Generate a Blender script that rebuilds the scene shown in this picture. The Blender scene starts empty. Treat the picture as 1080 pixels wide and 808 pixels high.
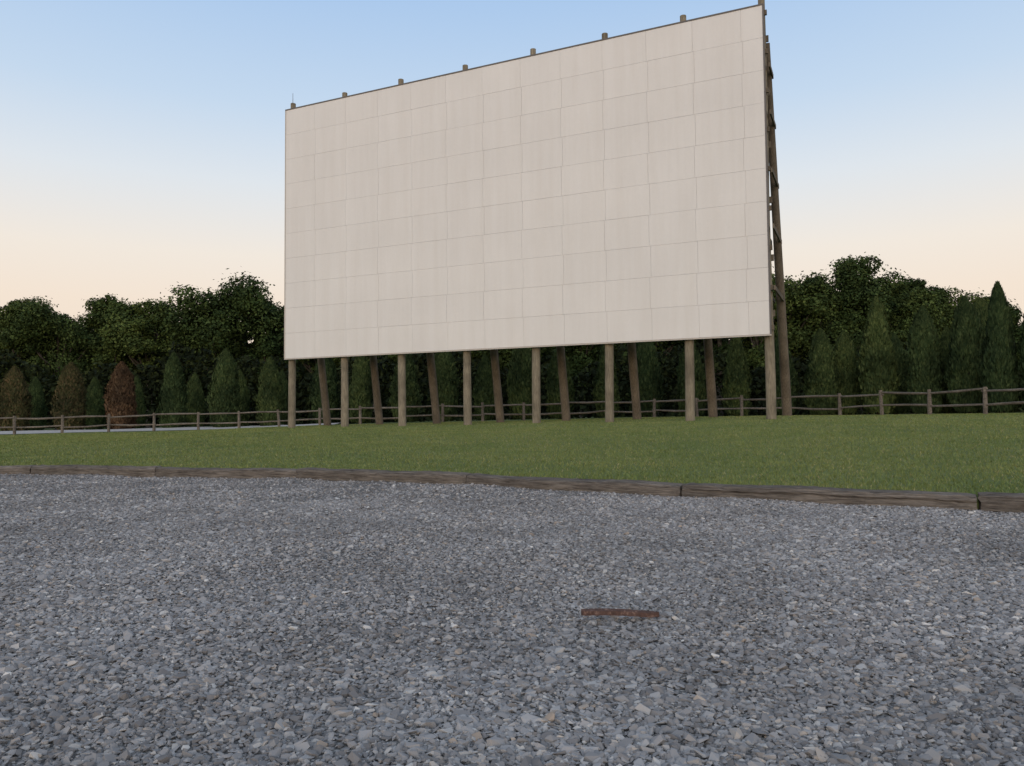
import bpy, math, numpy as np
from mathutils import Matrix, Vector
rng = np.random.default_rng(7)
scene = bpy.context.scene
COL = scene.collection

# ------------------------------------------------------------------ helpers
def mesh_from(name, parts, mats, smooth=False):
    """parts: list of (V (n,3), F (m,k), material index)"""
    Vs, loops, starts, totals, mi = [], [], [], [], []
    off = 0; lo = 0
    for V, F, m in parts:
        V = np.asarray(V, dtype=np.float32); F = np.asarray(F, dtype=np.int32)
        Vs.append(V); k = F.shape[1]
        loops.append((F + off).ravel())
        starts.append(np.arange(len(F), dtype=np.int32) * k + lo)
        totals.append(np.full(len(F), k, dtype=np.int32))
        mi.append(np.full(len(F), m, dtype=np.int32))
        off += len(V); lo += F.size
    V = np.concatenate(Vs); L = np.concatenate(loops)
    S = np.concatenate(starts); M = np.concatenate(mi)
    me = bpy.data.meshes.new(name)
    me.vertices.add(len(V)); me.vertices.foreach_set('co', V.ravel())
    me.loops.add(len(L)); me.loops.foreach_set('vertex_index', L)
    me.polygons.add(len(S)); me.polygons.foreach_set('loop_start', S)
    me.polygons.foreach_set('material_index', M)
    me.polygons.foreach_set('use_smooth', np.full(len(S), smooth))
    for m in mats: me.materials.append(m)
    me.update(calc_edges=True); me.validate()
    return me

def obj(name, me, parent=None, loc=None):
    o = bpy.data.objects.new(name, me); COL.objects.link(o)
    if parent: o.parent = parent
    if loc is not None: o.location = loc
    return o

def tube(pts, rad, n=8, caps=True, jitter=0.0):
    pts = np.asarray(pts, float); rad = np.asarray(rad, float)
    V = []; F = []
    for i, p in enumerate(pts):
        a = pts[min(i+1, len(pts)-1)] - pts[max(i-1, 0)]; a /= np.linalg.norm(a)
        ref = np.array([1., 0, 0]) if abs(a[0]) < .8 else np.array([0, 1., 0])
        u = np.cross(a, ref); u /= np.linalg.norm(u); v = np.cross(a, u)
        for k in range(n):
            t = 2*math.pi*k/n; r = rad[i]*(1+rng.uniform(-jitter, jitter))
            V.append(p + r*(math.cos(t)*u + math.sin(t)*v))
    for i in range(len(pts)-1):
        for k in range(n):
            k2 = (k+1) % n
            F.append((i*n+k, i*n+k2, (i+1)*n+k2, (i+1)*n+k))
    if caps:
        for i in (0, len(pts)-1):
            c = len(V); V.append(pts[i])
            for k in range(n):
                F.append((c, i*n+k, i*n+(k+1) % n, i*n+(k+1) % n))
    V = np.array(V)
    Fq = np.array([f for f in F if f[2] != f[3]]); Ft = np.array([f[:3] for f in F if f[2] == f[3]])
    return V, Fq, Ft

def tube_parts(pts, rad, m, **k):
    V, Fq, Ft = tube(pts, rad, **k)
    out = [(V, Fq, m)]
    if len(Ft): out.append((V, Ft, m))
    return out

def box(c, ax, ay, az):
    """centre, three half-axis vectors"""
    c = np.array(c, float); ax, ay, az = map(lambda q: np.array(q, float), (ax, ay, az))
    V = [c+sx*ax+sy*ay+sz*az for sx in (-1, 1) for sy in (-1, 1) for sz in (-1, 1)]
    F = [(0,1,3,2),(4,6,7,5),(0,4,5,1),(2,3,7,6),(0,2,6,4),(1,5,7,3)]
    return np.array(V), np.array(F)

class NT:
    def __init__(s, tree): s.t = tree
    def n(s, typ, ins=None, **props):
        nd = s.t.nodes.new(typ)
        for k, v in props.items(): setattr(nd, k, v)
        for k, v in (ins or {}).items():
            if isinstance(v, bpy.types.NodeSocket): s.t.links.new(v, nd.inputs[k])
            else: nd.inputs[k].default_value = v
        return nd
    def ramp(s, fac, stops, interp='LINEAR'):
        nd = s.t.nodes.new('ShaderNodeValToRGB'); cr = nd.color_ramp; cr.interpolation = interp
        while len(cr.elements) < len(stops): cr.elements.new(0.5)
        for e, (p, c) in zip(cr.elements, stops):
            e.position = p; e.color = (*c, 1) if len(c) == 3 else c
        s.t.links.new(fac, nd.inputs[0]); return nd.outputs[0]
    def mix(s, fac, a, b, blend='MIX'):
        nd = s.t.nodes.new('ShaderNodeMix'); nd.data_type = 'RGBA'; nd.blend_type = blend
        for i, v in ((0, fac), (6, a), (7, b)):
            if isinstance(v, bpy.types.NodeSocket): s.t.links.new(v, nd.inputs[i])
            elif i == 0: nd.inputs[0].default_value = v
            else: nd.inputs[i].default_value = (*v, 1)
        return nd.outputs[2]

def material(name, rough=0.9, spec=0.2):
    m = bpy.data.materials.new(name); m.use_nodes = True
    t = NT(m.node_tree); b = m.node_tree.nodes['Principled BSDF']
    b.inputs['Roughness'].default_value = rough
    b.inputs['Specular IOR Level'].default_value = spec
    return m, t, b

def g(v): return (v, v, v)

# ------------------------------------------------------------------ terrain shape
CX = np.array([-400, -60, -20, -8.6, -5.9, -3.14, -.56, 1.89, 4.31, 6.8, 12, 60, 400.])
CY = np.array([105, 24, 15.6, 12.95, 12.2, 11.4, 10.1, 8.50, 7.08, 5.85, 3.5, -12, -120.])
def ycurb(x): return np.interp(x, CX, CY)
def zfar(x): return np.interp(x, [-60, -33, -20, -11, 9.5, 20, 60], [-.1, .08, .24, .52, .82, .84, .95])
def lawn_z(x, y):
    d = np.clip((y - ycurb(x))/27.0, 0, 1)
    und = 0.02*np.sin(x*.6+y*.23)*np.sin(y*.41+1.3)*np.clip((y-ycurb(x))/3, 0, 1)
    return .128 + (zfar(x)-.128)*d + und*(d < 1.01)
def gravel_z(x, y):
    return .012*np.sin(x*1.7+y*.6)*np.sin(y*1.1+.5) + .008*np.sin(x*3.1-y*2.3) + .028*np.exp(-np.clip(ycurb(x)-y, 0, 50)*1.6)

# ------------------------------------------------------------------ materials
# lawn
M_lawn, t, b = material('lawn_soil_grass', 0.95, 0.1)
tc = t.n('ShaderNodeTexCoord').outputs['Object']
n1 = t.n('ShaderNodeTexNoise', {'Vector': tc, 'Scale': .45, 'Detail': 5.0, 'Roughness': .6}).outputs['Fac']
n2 = t.n('ShaderNodeTexNoise', {'Vector': tc, 'Scale': 28.0, 'Detail': 4.0, 'Roughness': .7}).outputs['Fac']
c = t.ramp(n1, [(.3, (.090, .118, .042)), (.55, (.118, .142, .052)), (.75, (.150, .158, .068))])
c2 = t.ramp(n2, [(.3, g(.65)), (.7, g(1.3))])
c = t.mix(1.0, c, c2, 'MULTIPLY')
t.t.links.new(c, b.inputs['Base Color'])
bp = t.n('ShaderNodeBump', {'Height': n2, 'Strength': .5, 'Distance': .03})
t.t.links.new(bp.outputs[0], b.inputs['Normal'])

M_blade, t, b = material('grass_blade', 0.75, 0.15)
rnd = t.n('ShaderNodeNewGeometry').outputs['Random Per Island']
tc = t.n('ShaderNodeTexCoord').outputs['Object']
n1 = t.n('ShaderNodeTexNoise', {'Vector': tc, 'Scale': .5, 'Detail': 5.0, 'Roughness': .65}).outputs['Fac']
n3 = t.n('ShaderNodeTexNoise', {'Vector': tc, 'Scale': 3.2, 'Detail': 3.0, 'Roughness': .65}).outputs['Fac']
ca = t.ramp(rnd, [(0, (.108, .140, .042)), (.6, (.142, .182, .056)), (.90, (.175, .214, .074)), (.955, (.24, .235, .11)), (1, (.29, .265, .145))])
cb = t.ramp(n1, [(.3, (.76, .84, .80)), (.7, (1.24, 1.12, 1.12))])
cc = t.ramp(n3, [(.3, (.86, .89, .88)), (.7, (1.15, 1.09, 1.08))])
t.t.links.new(t.mix(1.0, t.mix(1.0, ca, cb, 'MULTIPLY'), cc, 'MULTIPLY'), b.inputs['Base Color'])

# gravel sheet under stones
M_grav, t, b = material('gravel_bed', 0.95, 0.15)
tc = t.n('ShaderNodeTexCoord').outputs['Object']
v = t.n('ShaderNodeTexVoronoi', {'Vector': tc, 'Scale': 62.0})
sx = t.n('ShaderNodeSeparateColor', {'Color': v.outputs['Color']}).outputs[0]
c = t.ramp(sx, [(0, (.13, .123, .118)), (.6, (.215, .208, .200)), (1, (.33, .32, .305))])
c = t.mix(1.0, c, t.ramp(v.outputs['Distance'], [(.1, g(1.1)), (.6, g(.5))]), 'MULTIPLY')  # crevice shade between the stone cells, painted into the colour
t.t.links.new(c, b.inputs['Base Color'])
bp = t.n('ShaderNodeBump', {'Height': v.outputs['Distance'], 'Strength': .8, 'Distance': .012}, invert=True)
t.t.links.new(bp.outputs[0], b.inputs['Normal'])

M_stone, t, b = material('crushed_limestone', 0.9, 0.15)
rnd = t.n('ShaderNodeObjectInfo').outputs['Random']
c = t.ramp(rnd, [(0, (.140, .134, .133)), (.3, (.195, .189, .188)), (.6, (.240, .233, .232)), (.85, (.295, .287, .283)),
                 (.955, (.37, .36, .345)), (.975, (.26, .205, .16)), (1.0, (.54, .52, .49))])
pos = t.n('ShaderNodeNewGeometry').outputs['Position']
n1 = t.n('ShaderNodeTexNoise', {'Vector': pos, 'Scale': .7, 'Detail': 3.0, 'Roughness': .6}).outputs['Fac']
c = t.mix(1.0, c, t.ramp(n1, [(.33, g(.80)), (.62, g(1.14))]), 'MULTIPLY')
t.t.links.new(c, b.inputs['Base Color'])

# screen panels
M_panel, t, b = material('painted_screen_panel', 0.8, 0.15)
rnd = t.n('ShaderNodeNewGeometry').outputs['Random Per Island']
tc = t.n('ShaderNodeTexCoord').outputs['Object']
mp = t.n('ShaderNodeMapping', {'Vector': tc, 'Scale': (1.4, 1, .10)}).outputs[0]
n1 = t.n('ShaderNodeTexNoise', {'Vector': mp, 'Scale': 1.6, 'Detail': 7.0, 'Roughness': .65}).outputs['Fac']
n2 = t.n('ShaderNodeTexNoise', {'Vector': tc, 'Scale': .35, 'Detail': 5.0}).outputs['Fac']
n3 = t.n('ShaderNodeTexNoise', {'Vector': tc, 'Scale': 7.0, 'Detail': 5.0, 'Roughness': .7}).outputs['Fac']
c = t.ramp(rnd, [(0, (.612, .592, .572)), (1, (.626, .605, .583))])
c = t.mix(1.0, c, t.ramp(n1, [(.3, (.965, .955, .942)), (.6, (1.015, 1.015, 1.015))]), 'MULTIPLY')
c = t.mix(1.0, c, t.ramp(n2, [(.3, g(.965)), (.7, g(1.025))]), 'MULTIPLY')
c = t.mix(1.0, c, t.ramp(n3, [(.3, g(.985)), (.7, g(1.01))]), 'MULTIPLY')
t.t.links.new(c, b.inputs['Base Color'])
M_joint, t, b = material('panel_joint', 0.9, 0.1)
tc = t.n('ShaderNodeTexCoord').outputs['Object']
n1 = t.n('ShaderNodeTexNoise', {'Vector': tc, 'Scale': .9, 'Detail': 3.0, 'Roughness': .7}).outputs['Fac']
t.t.links.new(t.ramp(n1, [(.38, (.48, .40, .34)), (.62, (.66, .61, .56))]), b.inputs['Base Color'])
M_trim, t, b = material('edge_trim', 0.7, 0.2)
b.inputs['Base Color'].default_value = (.12, .11, .105, 1)

def wood(name, dark, light, stretch=(6, 6, .5), scale=6.0):
    m, t, b = material(name, 0.9, 0.15)
    tc = t.n('ShaderNodeTexCoord').outputs['Object']
    mp = t.n('ShaderNodeMapping', {'Vector': tc, 'Scale': stretch}).outputs[0]
    n1 = t.n('ShaderNodeTexNoise', {'Vector': mp, 'Scale': scale, 'Detail': 8.0, 'Roughness': .7}).outputs['Fac']
    n2 = t.n('ShaderNodeTexNoise', {'Vector': tc, 'Scale': 1.3, 'Detail': 4.0}).outputs['Fac']
    c = t.ramp(n1, [(.32, dark), (.68, light)])
    c = t.mix(1.0, c, t.ramp(n2, [(.3, g(.7)), (.7, g(1.25))]), 'MULTIPLY')
    t.t.links.new(c, b.inputs['Base Color'])
    bp = t.n('ShaderNodeBump', {'Height': n1, 'Strength': .7, 'Distance': .02})
    t.t.links.new(bp.outputs[0], b.inputs['Normal'])
    return m
M_pole = wood('weathered_pole', (.10, .085, .062), (.26, .225, .165))
M_brace = wood('weathered_brace', (.07, .058, .043), (.17, .14, .105))
M_fence = wood('fence_rail_wood', (.07, .06, .05), (.20, .17, .14), (3, 3, 3), 4.0)
M_tie = wood('creosote_timber', (.030, .025, .021), (.19, .165, .14), (.8, 12, 12), 5.0)

def leafmat(name, stops):
    m, t, b = material(name, 0.8, 0.08)
    rnd = t.n('ShaderNodeNewGeometry').outputs['Random Per Island']
    oi = t.n('ShaderNodeObjectInfo').outputs['Random']
    tc = t.n('ShaderNodeTexCoord').outputs['Object']
    n1 = t.n('ShaderNodeTexNoise', {'Vector': tc, 'Scale': .6, 'Detail': 3.0}).outputs['Fac']
    c = t.ramp(rnd, stops)
    c = t.mix(1.0, c, t.ramp(n1, [(.35, (.55, .58, .6)), (.65, (1.3, 1.25, 1.15))]), 'MULTIPLY')
    c = t.mix(1.0, c, t.ramp(oi, [(0, (.62, .70, .72)), (1, (1.38, 1.25, 1.05))]), 'MULTIPLY')
    t.t.links.new(c, b.inputs['Base Color']); return m
M_leaf = leafmat('broadleaf_foliage', [(0, (.022, .038, .013)), (.6, (.043, .068, .021)), (1, (.076, .106, .037))])
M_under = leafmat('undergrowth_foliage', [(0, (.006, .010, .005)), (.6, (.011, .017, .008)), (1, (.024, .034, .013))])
M_conf = leafmat('arborvitae_foliage', [(0, (.024, .042, .018)), (.6, (.045, .070, .029)), (1, (.074, .100, .043))])
M_mixed = leafmat('half_browned_foliage', [(0, (.034, .038, .020)), (.5, (.058, .063, .030)), (.85, (.085, .070, .040)), (1, (.11, .082, .05))])
M_dead = leafmat('browned_foliage', [(0, (.055, .034, .023)), (.6, (.096, .060, .040)), (1, (.14, .094, .062))])
M_bark = wood('bark', (.03, .026, .022), (.10, .085, .07), (3, 3, .8), 3.0)

# ------------------------------------------------------------------ ground sheets
xs = np.unique(np.concatenate([np.linspace(-400, -60, 12), np.linspace(-60, -16, 30), np.linspace(-16, 16, 129), np.linspace(16, 60, 30), np.linspace(60, 400, 12)]))
ds = np.concatenate([[0], np.linspace(0, 6, 25), np.linspace(6.5, 50, 60), np.linspace(55, 150, 14), [250, 450, 900]])
X, Dm = np.meshgrid(xs, ds); Y = ycurb(X) + Dm
Z = lawn_z(X, Y); Z[0] = -.15      # cut edge of the lawn drops behind the timbers
def grid_faces(nr, nc):
    i = np.arange(nr-1)[:, None]*nc + np.arange(nc-1)[None]
    i = i.ravel(); return np.stack([i, i+1, i+nc+1, i+nc], 1)
obj('lawn', mesh_from('lawn', [(np.stack([X, Y, Z], -1).reshape(-1, 3), grid_faces(*X.shape), 0)], [M_lawn], True))
ds2 = np.concatenate([np.linspace(0, 16, 90), [20, 30, 60, 150, 500]])
X, Dm = np.meshgrid(xs, ds2); Y = ycurb(X) + .06 - Dm
Z = gravel_z(X, Y)
obj('gravel_lot', mesh_from('gravel_lot', [(np.stack([X, Y, Z], -1).reshape(-1, 3), grid_faces(*X.shape)[:, ::-1], 0)], [M_grav], True))

# loose crushed stone: points + geometry-node instancing of angular hulls
def sample(n, y0, y1):
    y = rng.uniform(y0, y1, n); x = rng.uniform(-1, 1, n)*(1.2+.74*y)
    k = (y < ycurb(x)-.02); return x[k], y[k]
P = []
for n, a, b_ in ((15000, .9, 1.8), (100000, 1.8, 4.2), (170000, 4.2, 8.5), (100000, 8.5, 14.0)):
    x, y = sample(n, a, b_); P.append(np.stack([x, y], 1))
P = np.concatenate(P); npt = len(P)
# wheel tracks and patches carry finer stone
patch = np.sin(P[:, 0]*.9+P[:, 1]*.5)*np.sin(P[:, 1]*.8-P[:, 0]*.35+1)
size = np.clip(np.exp(rng.normal(math.log(.0094), .42, npt)), .004, .030)*(1+.035*np.clip(P[:, 1]-5, 0, 8))*(1+.10*patch)
zz = gravel_z(P[:, 0], P[:, 1]) + rng.uniform(-.002, .007, npt)
me = bpy.data.meshes.new('gravel'); me.vertices.add(npt)
me.vertices.foreach_set('co', np.stack([P[:, 0], P[:, 1], zz], 1).astype(np.float32).ravel())
at = me.attributes.new('stone_size', 'FLOAT', 'POINT'); at.data.foreach_set('value', size.astype(np.float32))
me.materials.append(M_stone); me.update()
gv = obj('gravel', me)
ng = bpy.data.node_groups.new('stone_scatter', 'GeometryNodeTree')
ng.interface.new_socket('Geometry', in_out='INPUT', socket_type='NodeSocketGeometry')
ng.interface.new_socket('Geometry', in_out='OUTPUT', socket_type='NodeSocketGeometry')
T = NT(ng); gi = T.n('NodeGroupInput'); go = T.n('NodeGroupOutput')
join = T.n('GeometryNodeJoinGeometry')
for i in range(10):
    rv = T.n('FunctionNodeRandomValue', data_type='FLOAT_VECTOR')
    rv.inputs[0].default_value = (-1, -1, -1); rv.inputs[1].default_value = (1, 1, 1); rv.inputs[8].default_value = i*17+3
    nm = T.n('ShaderNodeVectorMath', {0: rv.outputs[0]}, operation='NORMALIZE')
    ml = T.n('ShaderNodeVectorMath', {0: nm.outputs[0], 1: (1.2, .78+.03*i, .40+.03*i)}, operation='MULTIPLY')
    pt = T.n('GeometryNodePoints', {'Count': 11+i % 4, 'Position': ml.outputs[0]})
    ch = T.n('GeometryNodeConvexHull', {0: pt.outputs[0]})
    ss = T.n('GeometryNodeSetShadeSmooth', {0: ch.outputs[0]}); ss.inputs['Shade Smooth'].default_value = False
    sm = T.n('GeometryNodeSetMaterial', {0: ss.outputs[0]}); sm.inputs['Material'].default_value = M_stone
    gti = T.n('GeometryNodeGeometryToInstance', {0: sm.outputs[0]})
    ng.links.new(gti.outputs[0], join.inputs[0])
iop = T.n('GeometryNodeInstanceOnPoints', {'Points': gi.outputs[0], 'Instance': join.outputs[0], 'Pick Instance': True})
rr = T.n('FunctionNodeRandomValue', data_type='FLOAT_VECTOR'); rr.inputs[0].default_value = (-.5, -.5, 0); rr.inputs[1].default_value = (.5, .5, 6.28)
er = T.n('FunctionNodeEulerToRotation', {0: rr.outputs[0]})
ng.links.new(er.outputs[0], iop.inputs['Rotation'])
na = T.n('GeometryNodeInputNamedAttribute', data_type='FLOAT'); na.inputs[0].default_value = 'stone_size'
ng.links.new(na.outputs[0], iop.inputs['Scale'])
ng.links.new(iop.outputs[0], go.inputs[0])
gv.modifiers.new('scatter', 'NODES').node_group = ng

# grass blades
N = 480000
D = (np.sqrt(6.) + rng.uniform(0, 1, N)*(np.sqrt(46.)-np.sqrt(6.)))**2
x = rng.uniform(-1, 1, N)*(.80*D+1.5); k = D > ycurb(x)+.09
x, y = x[k], D[k]; n = len(x)
z = lawn_z(x, y); h = rng.uniform(.018, .042, n)*(1+.7*np.exp(-(y-ycurb(x))*2.5)); w = (.0022+.00045*y)*rng.uniform(.7, 1.3, n)
th = rng.uniform(0, 6.283, n); lx = rng.normal(0, .5, n)*h; ly = rng.normal(0, .5, n)*h
base = np.stack([x, y, z-.004], 1); wv = np.stack([np.cos(th)*w, np.sin(th)*w, 0*w], 1)
tip = base + np.stack([lx, ly, h], 1)
V = np.stack([base-wv, base+wv, tip], 1).reshape(-1, 3)
obj('grass', mesh_from('grass', [(V, np.arange(3*n).reshape(-1, 3), 0)], [M_blade]))

# ------------------------------------------------------------------ landscape timbers along the lawn edge
def timber(p0, p1, dz=0.0, hw=.105, hh=.095):
    p0 = np.array(p0); p1 = np.array(p1); d = p1-p0; L = np.linalg.norm(d); d /= L
    nx = 40; prof = []
    for a in np.linspace(-1, 1, 6)[:-1]: prof.append((a, -1))
    for a in np.linspace(-1, 1, 6)[:-1]: prof.append((1, a))
    for a in np.linspace(1, -1, 6)[:-1]: prof.append((a, 1))
    for a in np.linspace(1, -1, 6)[:-1]: prof.append((-1, a))
    prof = np.array(prof); c_ = np.abs(prof).min(1) > .9; prof = np.where(c_[:, None], prof*.9, prof)
    m = len(prof); V = []; ph = rng.uniform(0, 6, 4)
    sag = rng.uniform(-.008, .008); groove = rng.normal(0, .0035, m)
    for i in range(nx):
        s = i/(nx-1)
        for j, (a, b2) in enumerate(prof):
            e = .92 if i in (0, nx-1) else 1
            yy = a*hw*e + rng.normal(0, .002) + .008*math.sin(s*5+ph[0]) + groove[j]*(abs(a) > .95)
            z2 = b2*hh*e + rng.normal(0, .0025) + (.006*math.sin(s*7+ph[1])+.004*math.sin(s*17+ph[2])+groove[j])*(b2 > 0)
            if b2 > .5 and abs(a) > .8: z2 -= abs(rng.normal(0, .006))
            V.append((-L/2+L*s + (rng.normal(0, .006) if i in (0, nx-1) else 0), yy, z2+sag*math.sin(s*3.14)))
    F = []
    for i in range(nx-1):
        for j in range(m):
            F.append((i*m+j, (i+1)*m+j, (i+1)*m+(j+1) % m, i*m+(j+1) % m))
    T3 = []
    for i in (0, nx-1):
        c0 = len(V); V.append(tuple(np.mean(V[i*m:(i+1)*m], 0)))
        for j in range(m): T3.append((c0, i*m+j, i*m+(j+1) % m))
    me = mesh_from('landscape_timber', [(V, F, 0), (np.array(V), T3, 0)], [M_tie])
    o = obj('landscape_timber', me)
    mid = (p0+p1)/2
    o.location = (mid[0], mid[1], .068+dz); o.rotation_euler = (rng.normal(0, .02), rng.normal(0, .003), math.atan2(d[1], d[0]))
tp = [(-25.5, 16.85), (-22.7, 16.2), (-19.9, 15.6), (-17.1, 14.95), (-14.2, 14.3), (-11.0, 13.5), (-7.9, 12.76), (-5.55, 12.1), (-3.14, 11.4), (-.56, 10.1), (1.88, 8.50), (4.27, 7.10), (6.8, 5.85), (9.4, 4.65), (12.1, 3.45), (15, 2.5)]
for i, (a, b2) in enumerate(zip(tp[:-1], tp[1:])):
    a = np.array(a); b2 = np.array(b2); d = (b2-a)/np.linalg.norm(b2-a)
    timber(a+d*.010, b2-d*.010, dz=[0, .012, -.006, .006, -.010][i % 5])

# ------------------------------------------------------------------ rusty metal strip on the gravel
M_rust, t, b = material('rusted_steel', 0.85, 0.3)
tc = t.n('ShaderNodeTexCoord').outputs['Object']
n1 = t.n('ShaderNodeTexNoise', {'Vector': tc, 'Scale': 45.0, 'Detail': 6.0, 'Roughness': .7}).outputs['Fac']
t.t.links.new(t.ramp(n1, [(.3, (.030, .020, .017)), (.55, (.085, .048, .038)), (.75, (.26, .18, .145))]), b.inputs['Base Color'])
V = []; F = []; ns = 22
for i in range(ns):
    s = i/(ns-1); xx = -.17+.34*s
    wd = .023*(1-.2*s)*(1 if s < .88 else max(.2, (1-s)/.12)) * (1 if s > .05 else .75)
    zc = .005*math.sin(s*3.1)+.004*(1-s); yc = .004*math.sin(s*5)
    for (a, b2) in ((-1, -.8), (-.8, .6), (0, 1), (.7, .6), (1, -.4), (0, -.9)):
        V.append((xx+rng.normal(0, .0006), yc+a*wd+rng.normal(0, .0008), zc+b2*.013+rng.normal(0, .0006)))
for i in range(ns-1):
    for j in range(6): F.append((i*6+j, i*6+(j+1) % 6, (i+1)*6+(j+1) % 6, (i+1)*6+j))
for i in (0, ns-1): F += [(i*6, i*6+1, i*6+2, i*6+5), (i*6+2, i*6+3, i*6+4, i*6+5)]
o = obj('rusty_metal_spike', mesh_from('rusty_metal_spike', [(V, F, 0)], [M_rust]))
o.location = (.465, 3.41, .036); o.rotation_euler = (.10, .02, -.03)

# ------------------------------------------------------------------ drive-in movie screen
scr = bpy.data.objects.new('drive_in_movie_screen', None); COL.objects.link(scr)
A = np.array([-11.15, 37.7]); Bp = np.array([9.52, 28.2]); W = float(np.linalg.norm(Bp-A))
dx = (Bp-A)/W; ang = math.atan2(dx[1], dx[0])
scr.location = (A[0], A[1], 0); scr.rotation_euler = (0, 0, ang)
# local frame: x along the screen, y away from the camera, z up
Z0, Z1 = 3.88, 16.28
def ground_local(lx, ly):
    wx = A[0]+lx*math.cos(ang)-ly*math.sin(ang); wy = A[1]+lx*math.sin(ang)+ly*math.cos(ang)
    return float(lawn_z(np.array(wx), np.array(wy)))
pw, ph_ = W/12.4, (Z1-Z0)/10
parts = []
for r in range(10):
    z0 = Z0+r*ph_
    edges = [0.0]; e = pw*(1.0 if r % 2 == 0 else .97)
    while e < W-.3: edges.append(e); e += pw
    edges.append(W)
    for a, b2 in zip(edges[:-1], edges[1:]):
        pr = rng.uniform(-.0015, .0015); gx = rng.uniform(.0022, .0042); gz_ = rng.uniform(.0022, .0040)
        parts.append((*box(((a+b2)/2, pr, z0+ph_/2), ((b2-a)/2-gx, 0, 0), (0, .012, 0), (0, 0, ph_/2-gz_)), 0))
o = obj('panels', mesh_from('panels', parts, [M_panel]), scr)
o = obj('backing', mesh_from('backing', [(*box((W/2, .028, (Z0+Z1)/2), (W/2-.01, 0, 0), (0, .012, 0), (0, 0, (Z1-Z0)/2-.01)), 0)], [M_joint]), scr)
tr = [(*box((W/2, .02, Z1+.03), (W/2+.05, 0, 0), (0, .05, 0), (0, 0, .028)), 0),
      (*box((W/2, .02, Z0-.03), (W/2+.05, 0, 0), (0, .04, 0), (0, 0, .026)), 1),
      (*box((-.03, .02, (Z0+Z1)/2), (.028, 0, 0), (0, .04, 0), (0, 0, (Z1-Z0)/2)), 1),
      (*box((W+.03, .02, (Z0+Z1)/2), (.028, 0, 0), (0, .045, 0), (0, 0, (Z1-Z0)/2)), 0)]
M_trim2, t, b = material('edge_flashing', 0.7, 0.2); b.inputs['Base Color'].default_value = (.42, .38, .34, 1)
obj('edge_trim', mesh_from('edge_trim', tr, [M_trim, M_trim2]), scr)
parts = []
for zg in np.linspace(Z0+.25, Z1-.25, 9):
    parts.append((*box((W/2+.03, .115, zg), (W/2+.12, 0, 0), (0, .045, 0), (0, 0, .09)), 0))
obj('girts', mesh_from('girts', parts, [M_brace]), scr)
S = [0.006, .146, .288, .438, .583, .724, .866, .997]
BK = [2.6, 2.7, 2.9, 3.0, 3.1, 3.5, 4.0, 4.6]
TOPX = [.45, .40, .44, .42, .46, .43, .44, .40]
for i, s in enumerate(S):
    lx = s*W; yp = .33
    gz = ground_local(lx, yp)-.25
    zs = np.linspace(gz, Z1+TOPX[i], 14)
    pts = [(lx+.02*math.sin(z*.5+i), yp, z) for z in zs]
    rad = np.linspace(.185, .125, 14)*(1+rng.normal(0, .015, 14))
    obj('front_pole_%d' % (i+1), mesh_from('pole', tube_parts(pts, rad, 0, n=14, jitter=.012), [M_pole], True), scr)
    bk = BK[i]; gz2 = ground_local(lx, bk+yp)-.25
    zs = np.linspace(0, 1, 14)
    p0 = np.array([lx+.18, yp+bk, gz2]); p1 = np.array([lx+.12, yp+.3, Z1-1.2])
    pts = [p0+(p1-p0)*q for q in zs]; rad = np.linspace(.20, .13, 14)*(1+rng.normal(0, .02, 14))
    obj('rear_brace_%d' % (i+1), mesh_from('brace', tube_parts(pts, rad, 0, n=12, jitter=.015), [M_brace], True), scr)
    parts = []
    for zc in (5.6, 7.9, 10.0, 12.2, 14.0):
        q = (zc-gz2)/(Z1-1.2-gz2); yb = p0[1]+(p1[1]-p0[1])*q
        for sd in (-1, 1):
            parts.append((*box((lx+.08+sd*.19, (yp+yb)/2, zc), (.03, 0, 0), (0, (yb-yp)/2+.28, 0), (0, 0, .085)), 0))
    for zc in (4.7, 6.8, 9.0, 11.1, 13.1, 15.2):
        parts.append((*box((lx+.05, yp+.17, zc), (.17, 0, 0), (0, .035, 0), (0, 0, .12)), 0))
    obj('spacer_blocks_%d' % (i+1), mesh_from('spacers', parts, [M_brace]), scr)
obj('lightning_rod', mesh_from('rod', tube_parts([(.13, .33, Z1+.3), (.13, .33, Z1+1.0)], [.016, .009], 0, n=6), [M_trim]), scr)

# ------------------------------------------------------------------ split rail fence
fl = np.array([(22.5, 19), (21.6, 25), (20.2, 31.0), (16.8, 40.), (9.3, 46), (-4, 49.5), (-20, 50.5), (-30, 48.2), (-42, 45.5), (-60, 42)], float)
seg = np.linalg.norm(np.diff(fl, axis=0), axis=1); cum = np.concatenate([[0], np.cumsum(seg)])
nst = int(cum[-1]/2.6); posts = [(np.interp(q, cum, fl[:, 0]), np.interp(q, cum, fl[:, 1])) for q in np.linspace(0, cum[-1], nst)]
parts = []; tops = []
for (px, py) in posts:
    z = float(lawn_z(np.array(px), np.array(py))); hh = 1.17+rng.uniform(-.05, .06); l = rng.normal(0, .025, 2)
    parts += tube_parts([(px, py, z-.1), (px+l[0]*.5, py+l[1]*.5, z+hh*.5), (px+l[0], py+l[1], z+hh)], [.095, .088, .078], 0, n=7, jitter=.12)
    tops.append((px, py, z))
for a, b2 in zip(tops[:-1], tops[1:]):
    for hr in (.42, 1.0):
        a3 = np.array(a)+[0, 0, hr+rng.normal(0, .04)]; b3 = np.array(b2)+[0, 0, hr+rng.normal(0, .04)]
        d = (b3-a3); mid = (a3+b3)/2+[0, 0, rng.normal(-.02, .025)]
        off = np.array([0, -.02, 0])
        parts += tube_parts([a3-d*.04+off, mid, b3+d*.04-off], [.045, .06, .045], 0, n=6, jitter=.18)
obj('split_rail_fence', mesh_from('split_rail_fence', parts, [M_fence]))

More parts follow.
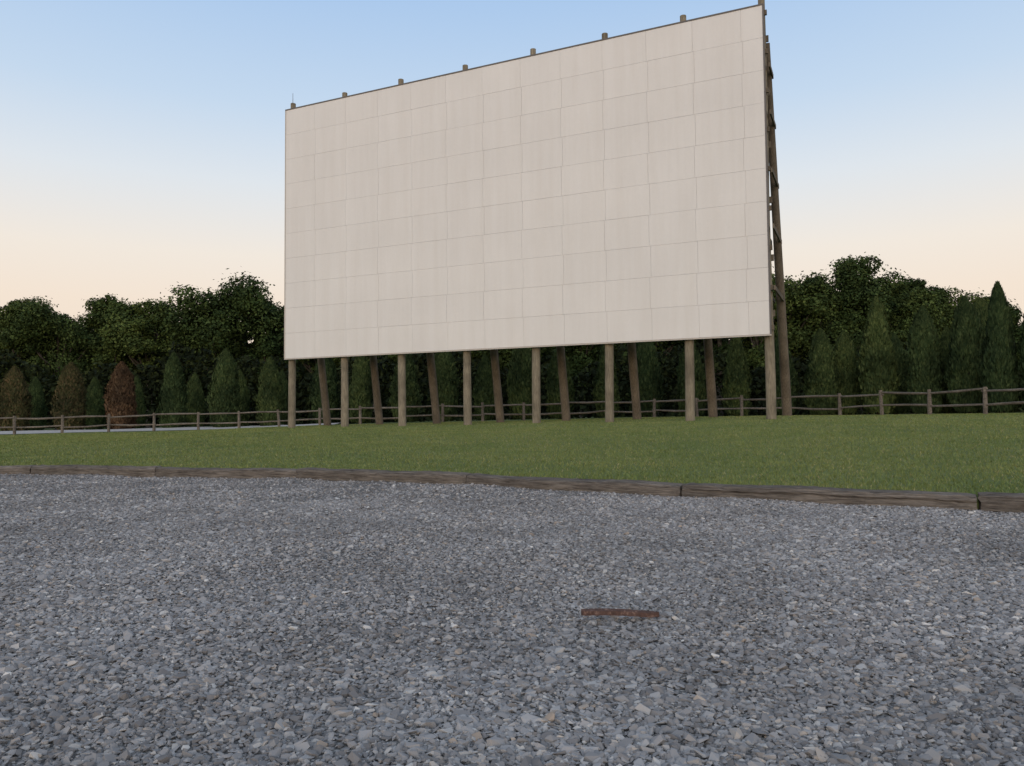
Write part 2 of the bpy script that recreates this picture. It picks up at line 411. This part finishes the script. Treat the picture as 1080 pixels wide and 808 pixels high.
# pale gravel path beyond the left fence
M_path, t, b = material('path_gravel', 0.95, 0.1)
tc = t.n('ShaderNodeTexCoord').outputs['Object']
n1 = t.n('ShaderNodeTexNoise', {'Vector': tc, 'Scale': 6.0, 'Detail': 8.0}).outputs['Fac']
t.t.links.new(t.ramp(n1, [(.3, (.28, .26, .24)), (.7, (.47, .44, .40))]), b.inputs['Base Color'])
px = np.linspace(-85, -12, 60); V = []
for q in px:
    y0 = np.interp(q, [-85, -42, -30, -20, -12], [41, 46.6, 49.2, 51.2, 51.6])
    for dy in (0, 2.2, 4.4 - (1.8 if q > -16 else 0)):
        yy = y0+dy+.2*math.sin(q*.9+dy)
        V.append((q, yy, float(lawn_z(np.array(q), np.array(yy)))+.025+.035*dy))
obj('gravel_path', mesh_from('gravel_path', [(V, grid_faces(60, 3)[:, ::-1], 0)], [M_path]))

# ------------------------------------------------------------------ vegetation
def leafquads(c, nrm, s, asp=.6):
    n = len(c)
    r = rng.normal(0, 1, (n, 3)); u = np.cross(nrm, r); u /= np.linalg.norm(u, axis=1)[:, None]+1e-9
    v = np.cross(nrm, u); v /= np.linalg.norm(v, axis=1)[:, None]+1e-9
    s = s[:, None]
    V = np.stack([c-u*s, c+v*s*asp, c+u*s, c-v*s*asp], 1).reshape(-1, 3)
    return V, np.arange(4*n).reshape(-1, 4)

def unit(n):
    v = rng.normal(0, 1, (n, 3)); return v/np.linalg.norm(v, axis=1)[:, None]

def broadleaf(H, R, base=.22, nclump=60, nleaf=30000, ls=.14):
    parts = []
    tp_ = [(0, 0, -.3), (.1, .05, H*.2), (.15*rng.normal(), .2*rng.normal(), H*.45), (.4*rng.normal(), .4*rng.normal(), H*.68), (.4*rng.normal(), .4*rng.normal(), H*.82)]
    parts += tube_parts(tp_, [.34, .26, .2, .11, .04], 1, n=8)
    # inner mass first, then boughs that each overlap an existing clump
    zc0 = H*(base+(1-base)*.5); hz = H*(1-base)*.5
    cl = [(rng.normal(0, .2)*R, rng.normal(0, .2)*R, zc0+q*hz, R*.36) for q in (-.45, -.1, .2, .45)]
    while len(cl) < nclump:
        u = unit(1)[0]; q = rng.uniform(.45, .97)
        r = rng.uniform(.11, .23)*R
        x_, y_, z_ = u[0]*q*R*.92, u[1]*q*R*.92, zc0+u[2]*q*(hz-r*.7)
        if z_ < zc0: x_ *= .92; y_ *= .92
        dmin = min(math.dist((x_, y_, z_), c_[:3])-c_[3]-r for c_ in cl)
        if dmin < -.45*r: cl.append((x_, y_, z_, r))
    for c_ in cl[4::3]:
        st = np.array([0, 0, max(H*.18, c_[2]*.6)]); en = np.array(c_[:3]); md = (st+en)/2+np.array([0, 0, -.3])
        parts += tube_parts([st, md, en], [.12, .07, .025], 1, n=5, caps=False)
    w = np.array([c_[3]**2 for c_ in cl]); w /= w.sum()
    idx = rng.choice(len(cl), nleaf, p=w); C = np.array(cl)
    u = unit(nleaf); rad = C[idx, 3]*(rng.uniform(.3, 1.0, nleaf)**.5)*(1+.5*rng.uniform(0, 1, nleaf)*(rng.uniform(0, 1, nleaf) > .72))
    c = C[idx, :3]+u*rad[:, None]*np.array([1.1, 1.1, .85])
    nr = u*.7+unit(nleaf)*.7+np.array([0, 0, .35]); nr /= np.linalg.norm(nr, axis=1)[:, None]
    V, F = leafquads(c, nr, rng.uniform(.6, 1.3, nleaf)*ls)
    parts.append((V, F, 0))
    return mesh_from('broadleaf_tree', parts, [M_leaf, M_bark])

def conifer(H, R, mat=None, nleaf=12000, tip=1.0):
    parts = tube_parts([(0, 0, -.2), (0, 0, H*.5), (0, 0, H*.92)], [.14, .09, .02], 1, n=6)
    f = rng.uniform(0, 1, nleaf)**1.0
    prof = np.interp(f, [0, .05, .2, .42, .62, .80, .92, 1], [.70, .88, 1, .99, .88*tip, .66*tip, .38*tip, .04])
    th = rng.uniform(0, 6.283, nleaf); p1, p2, p3 = rng.uniform(0, 6, 3)
    lump = 1+.09*np.sin(th*3+f*9+p1)+.06*np.sin(th*7-f*23+p2)+.05*np.sin(th*2+f*41+p3)
    q = rng.uniform(.66, 1.0, nleaf)**.6*(1+.12*(rng.uniform(0, 1, nleaf) > .92))
    r = R*prof*lump*q
    c = np.stack([np.cos(th)*r, np.sin(th)*r, .12+f*(H-.15)], 1)
    # flattened upright sprays: broad faces turned outwards
    up = np.stack([np.cos(th)*.3, np.sin(th)*.3, np.ones(nleaf)], 1)+rng.normal(0, .2, (nleaf, 3)); up /= np.linalg.norm(up, axis=1)[:, None]
    outw = np.stack([np.cos(th), np.sin(th), 0*th], 1)+unit(nleaf)*.7
    side = np.cross(up, outw); side /= np.linalg.norm(side, axis=1)[:, None]
    s = (rng.uniform(.06, .13, nleaf))[:, None]
    V = np.stack([c-up*s, c+side*s*.5, c+up*s*1.3, c-side*s*.5], 1).reshape(-1, 3)
    parts.append((V, np.arange(4*nleaf).reshape(-1, 4), 0))
    return mesh_from('arborvitae', parts, [mat or M_conf, M_bark])

bl = [broadleaf(14, 5.0), broadleaf(14, 4.4, .18), broadleaf(14, 5.6, .25, 75), broadleaf(14, 4.0, .2, 50)]
cf = [conifer(5, .94), conifer(5, .82, tip=.85), conifer(5, 1.0, tip=.92)]
cmix = conifer(5, .95, M_mixed)
cdead = conifer(5, .95, M_dead)
def place(name, me, x, y, s, sz=None, rz=None):
    z = float(lawn_z(np.array(float(x)), np.array(float(y))))
    o = obj(name, me, loc=(x, y, z)); o.scale = (s, s, sz or s); o.rotation_euler = (rng.normal(0, .012), rng.normal(0, .012), rng.uniform(0, 6.28) if rz is None else rz); return o
# columnar evergreens: (x, y, height, girth)
CON = [(-40, 55, 4.9, 1), (-24.3, 55, 5.5, 1.05), (-20.6, 55, 5.7, 1.02), (-17.3, 55, 5.0, .95), (-44, 54, 5, 1),
       (-37.3, 60, 4.3, .8), (-32.9, 60.5, 4.2, .8), (-29.3, 60, 4.2, .8), (-25.0, 60.5, 4.4, .8), (-21.3, 60, 4.5, .8), (-18.0, 60, 4.4, .8),
       (20.2, 50, 5.6, .95), (21.9, 50.5, 5.5, .95), (22.9, 48, 7.3, 1.1), (25.2, 50.5, 5.3, .95), (24.8, 46, 6.4, .95), (27.2, 48, 5.4, .9),
       (26.2, 44, 6.7, .92), (28.3, 46.2, 6.9, 1.0), (26.1, 41, 7.0, .85), (27.4, 39.6, 7.1, .88), (28.9, 38.5, 7.0, 1), (29.6, 36, 6.8, 1), (30.4, 32.5, 6.8, 1)]
for q in np.arange(-13.8, 19, 2.9):
    CON.append((q+rng.normal(0, .3), 56+rng.normal(0, .6)-max(0, q)*.25, 5.4+rng.normal(0, .5), 1.0))
for i, (x, y, h, gth) in enumerate(CON):
    place('arborvitae', cf[i % 3], x, y, gth*(h/5)**.35, h/5)
place('arborvitae', cmix, -35.6, 55, 1.0, .95)
place('arborvitae', cmix, -31.7, 55, 1.05, .99)
place('arborvitae', cdead, -28.0, 55, 1.02, .99)
# broadleaf woodland edge: (x, y, height)
BR = [(-66, 80, 14.5), (-58, 78, 15.4), (-50.5, 78, 15.2), (-45.5, 77, 14.0), (-41, 79, 15.4), (-37, 78, 14.0), (-33, 90, 14.6), (-29.4, 77, 16.4), (-25, 79, 14.6), (-20, 80, 12.6),
      (-54, 92, 15.5), (-47, 94, 15.5), (-38, 94, 14.5), (-14, 78, 13), (-7, 80, 13), (0, 79, 12.5), (7, 77, 13), (14, 75, 13.5), (20, 74, 14.5),
      (25.6, 73, 16.0), (29.4, 72, 14.4), (33.6, 73, 15.8), (38.4, 73, 14.6), (42.5, 74, 12.6), (47.5, 74, 12.6), (53, 72, 13.5), (59, 70, 14), (31, 86, 16), (40, 88, 15.5), (36.4, 70, 12.0), (22.5, 70, 13)]
for i, (x, y, h) in enumerate(BR):
    s = h/14; place('broadleaf_tree', bl[(i*3+1) % 4], x, y, s*rng.uniform(.9, 1.08), s)
# undergrowth / distant woodland mass
def woods(n, x0, x1, yc, hgt, ls):
    x = rng.uniform(x0, x1, n)
    top = hgt*(1+.16*np.sin(x*.31+yc)+.1*np.sin(x*.83)+.06*np.sin(x*2.1))
    f = rng.uniform(0, 1, n)**.8
    y = yc+rng.uniform(-2.5, 2.5, n)*(1-.5*f)
    c = np.stack([x, y, .3+f*top], 1); nr = unit(n)+np.array([0, -.4, .3]); nr /= np.linalg.norm(nr, axis=1)[:, None]
    return leafquads(c, nr, rng.uniform(.6, 1.3, n)*ls)
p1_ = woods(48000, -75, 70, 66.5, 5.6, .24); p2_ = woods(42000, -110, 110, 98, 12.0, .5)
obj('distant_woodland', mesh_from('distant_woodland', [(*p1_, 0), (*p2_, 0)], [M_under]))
M_backdrop, t, b = material('woods_backdrop', 1.0, 0.0)
tc = t.n('ShaderNodeTexCoord').outputs['Object']
n1 = t.n('ShaderNodeTexNoise', {'Vector': tc, 'Scale': .6, 'Detail': 6.0}).outputs['Fac']
t.t.links.new(t.ramp(n1, [(.3, (.008, .013, .006)), (.7, (.025, .036, .014))]), b.inputs['Base Color'])
hx = np.linspace(-260, 260, 200); hy = np.linspace(0, 1, 12); HX, HY = np.meshgrid(hx, hy)
HZ = (14+1.2*np.sin(HX*.07)+.8*np.sin(HX*.31))*np.sin(HY*math.pi)**.6+.2*rng.normal(0, 1, HX.shape)
obj('woods_backdrop', mesh_from('woods_backdrop', [(np.stack([HX, 108+HY*60, HZ], -1).reshape(-1, 3), grid_faces(12, 200), 0)], [M_backdrop], True))  # added solid ridge, blocks sky leaking through the trees

# ------------------------------------------------------------------ dusk sky and light
w = bpy.data.worlds.new('World'); scene.world = w; w.use_nodes = True
t = NT(w.node_tree); bg = w.node_tree.nodes['Background']
SUN_EL, SUN_AZ = math.radians(6), math.radians(200)   # low sun behind the viewer
sky = t.n('ShaderNodeTexSky', sky_type='NISHITA'); sky.sun_disc = False
sky.sun_elevation = SUN_EL; sky.sun_rotation = SUN_AZ; sky.air_density = 1.0; sky.dust_density = 1.5
dirv = t.n('ShaderNodeTexCoord').outputs['Generated']
sp = t.n('ShaderNodeSeparateXYZ', {0: dirv})
grad = t.ramp(sp.outputs['Z'], [(0, (.91, .73, .58)), (.14, (.94, .80, .67)), (.20, (.92, .84, .75)), (.285, (.77, .82, .87)), (.37, (.58, .72, .89)), (.48, (.43, .61, .87)), (.7, (.38, .50, .71)), (1, (.38, .47, .62))])
glow = t.n('ShaderNodeMapRange', {'Value': sp.outputs['Y'], 'From Min': .1, 'From Max': -1.0, 'To Min': 0.0, 'To Max': 1.0}).outputs[0]
gl = t.mix(glow, (1, 1, 1), (2.75, 2.38, 2.02))
col = t.mix(1.0, grad, gl, 'MULTIPLY')
nis = t.mix(1.0, sky.outputs[0], (.10, .10, .10), 'MULTIPLY')
col = t.mix(.05, col, nis)
w.node_tree.links.new(col, bg.inputs['Color']); bg.inputs['Strength'].default_value = 1.0
sun = bpy.data.lights.new('sun', 'SUN'); sun.energy = .6; sun.angle = math.radians(30); sun.color = (1, .88, .76)
so = bpy.data.objects.new('sun', sun); COL.objects.link(so)
az = SUN_AZ; d = Vector((math.sin(az)*math.cos(SUN_EL+.15), math.cos(az)*math.cos(SUN_EL+.15), math.sin(SUN_EL+.15)))
so.rotation_euler = d.to_track_quat('Z', 'Y').to_euler()
scene.view_settings.view_transform = 'Standard'; scene.view_settings.look = 'None'; scene.view_settings.exposure = 0

# ------------------------------------------------------------------ camera
cam = bpy.data.cameras.new('camera'); cam.lens = 27.0; cam.sensor_width = 36; cam.clip_end = 3000; cam.clip_start = .05
co = bpy.data.objects.new('camera', cam); COL.objects.link(co); scene.camera = co
co.matrix_world = Matrix.Translation((0, 0, .9)) @ Matrix.Rotation(math.radians(92.55), 4, 'X') @ Matrix.Rotation(math.radians(-.5), 4, 'Z')
print('stones', npt, 'blades', n)
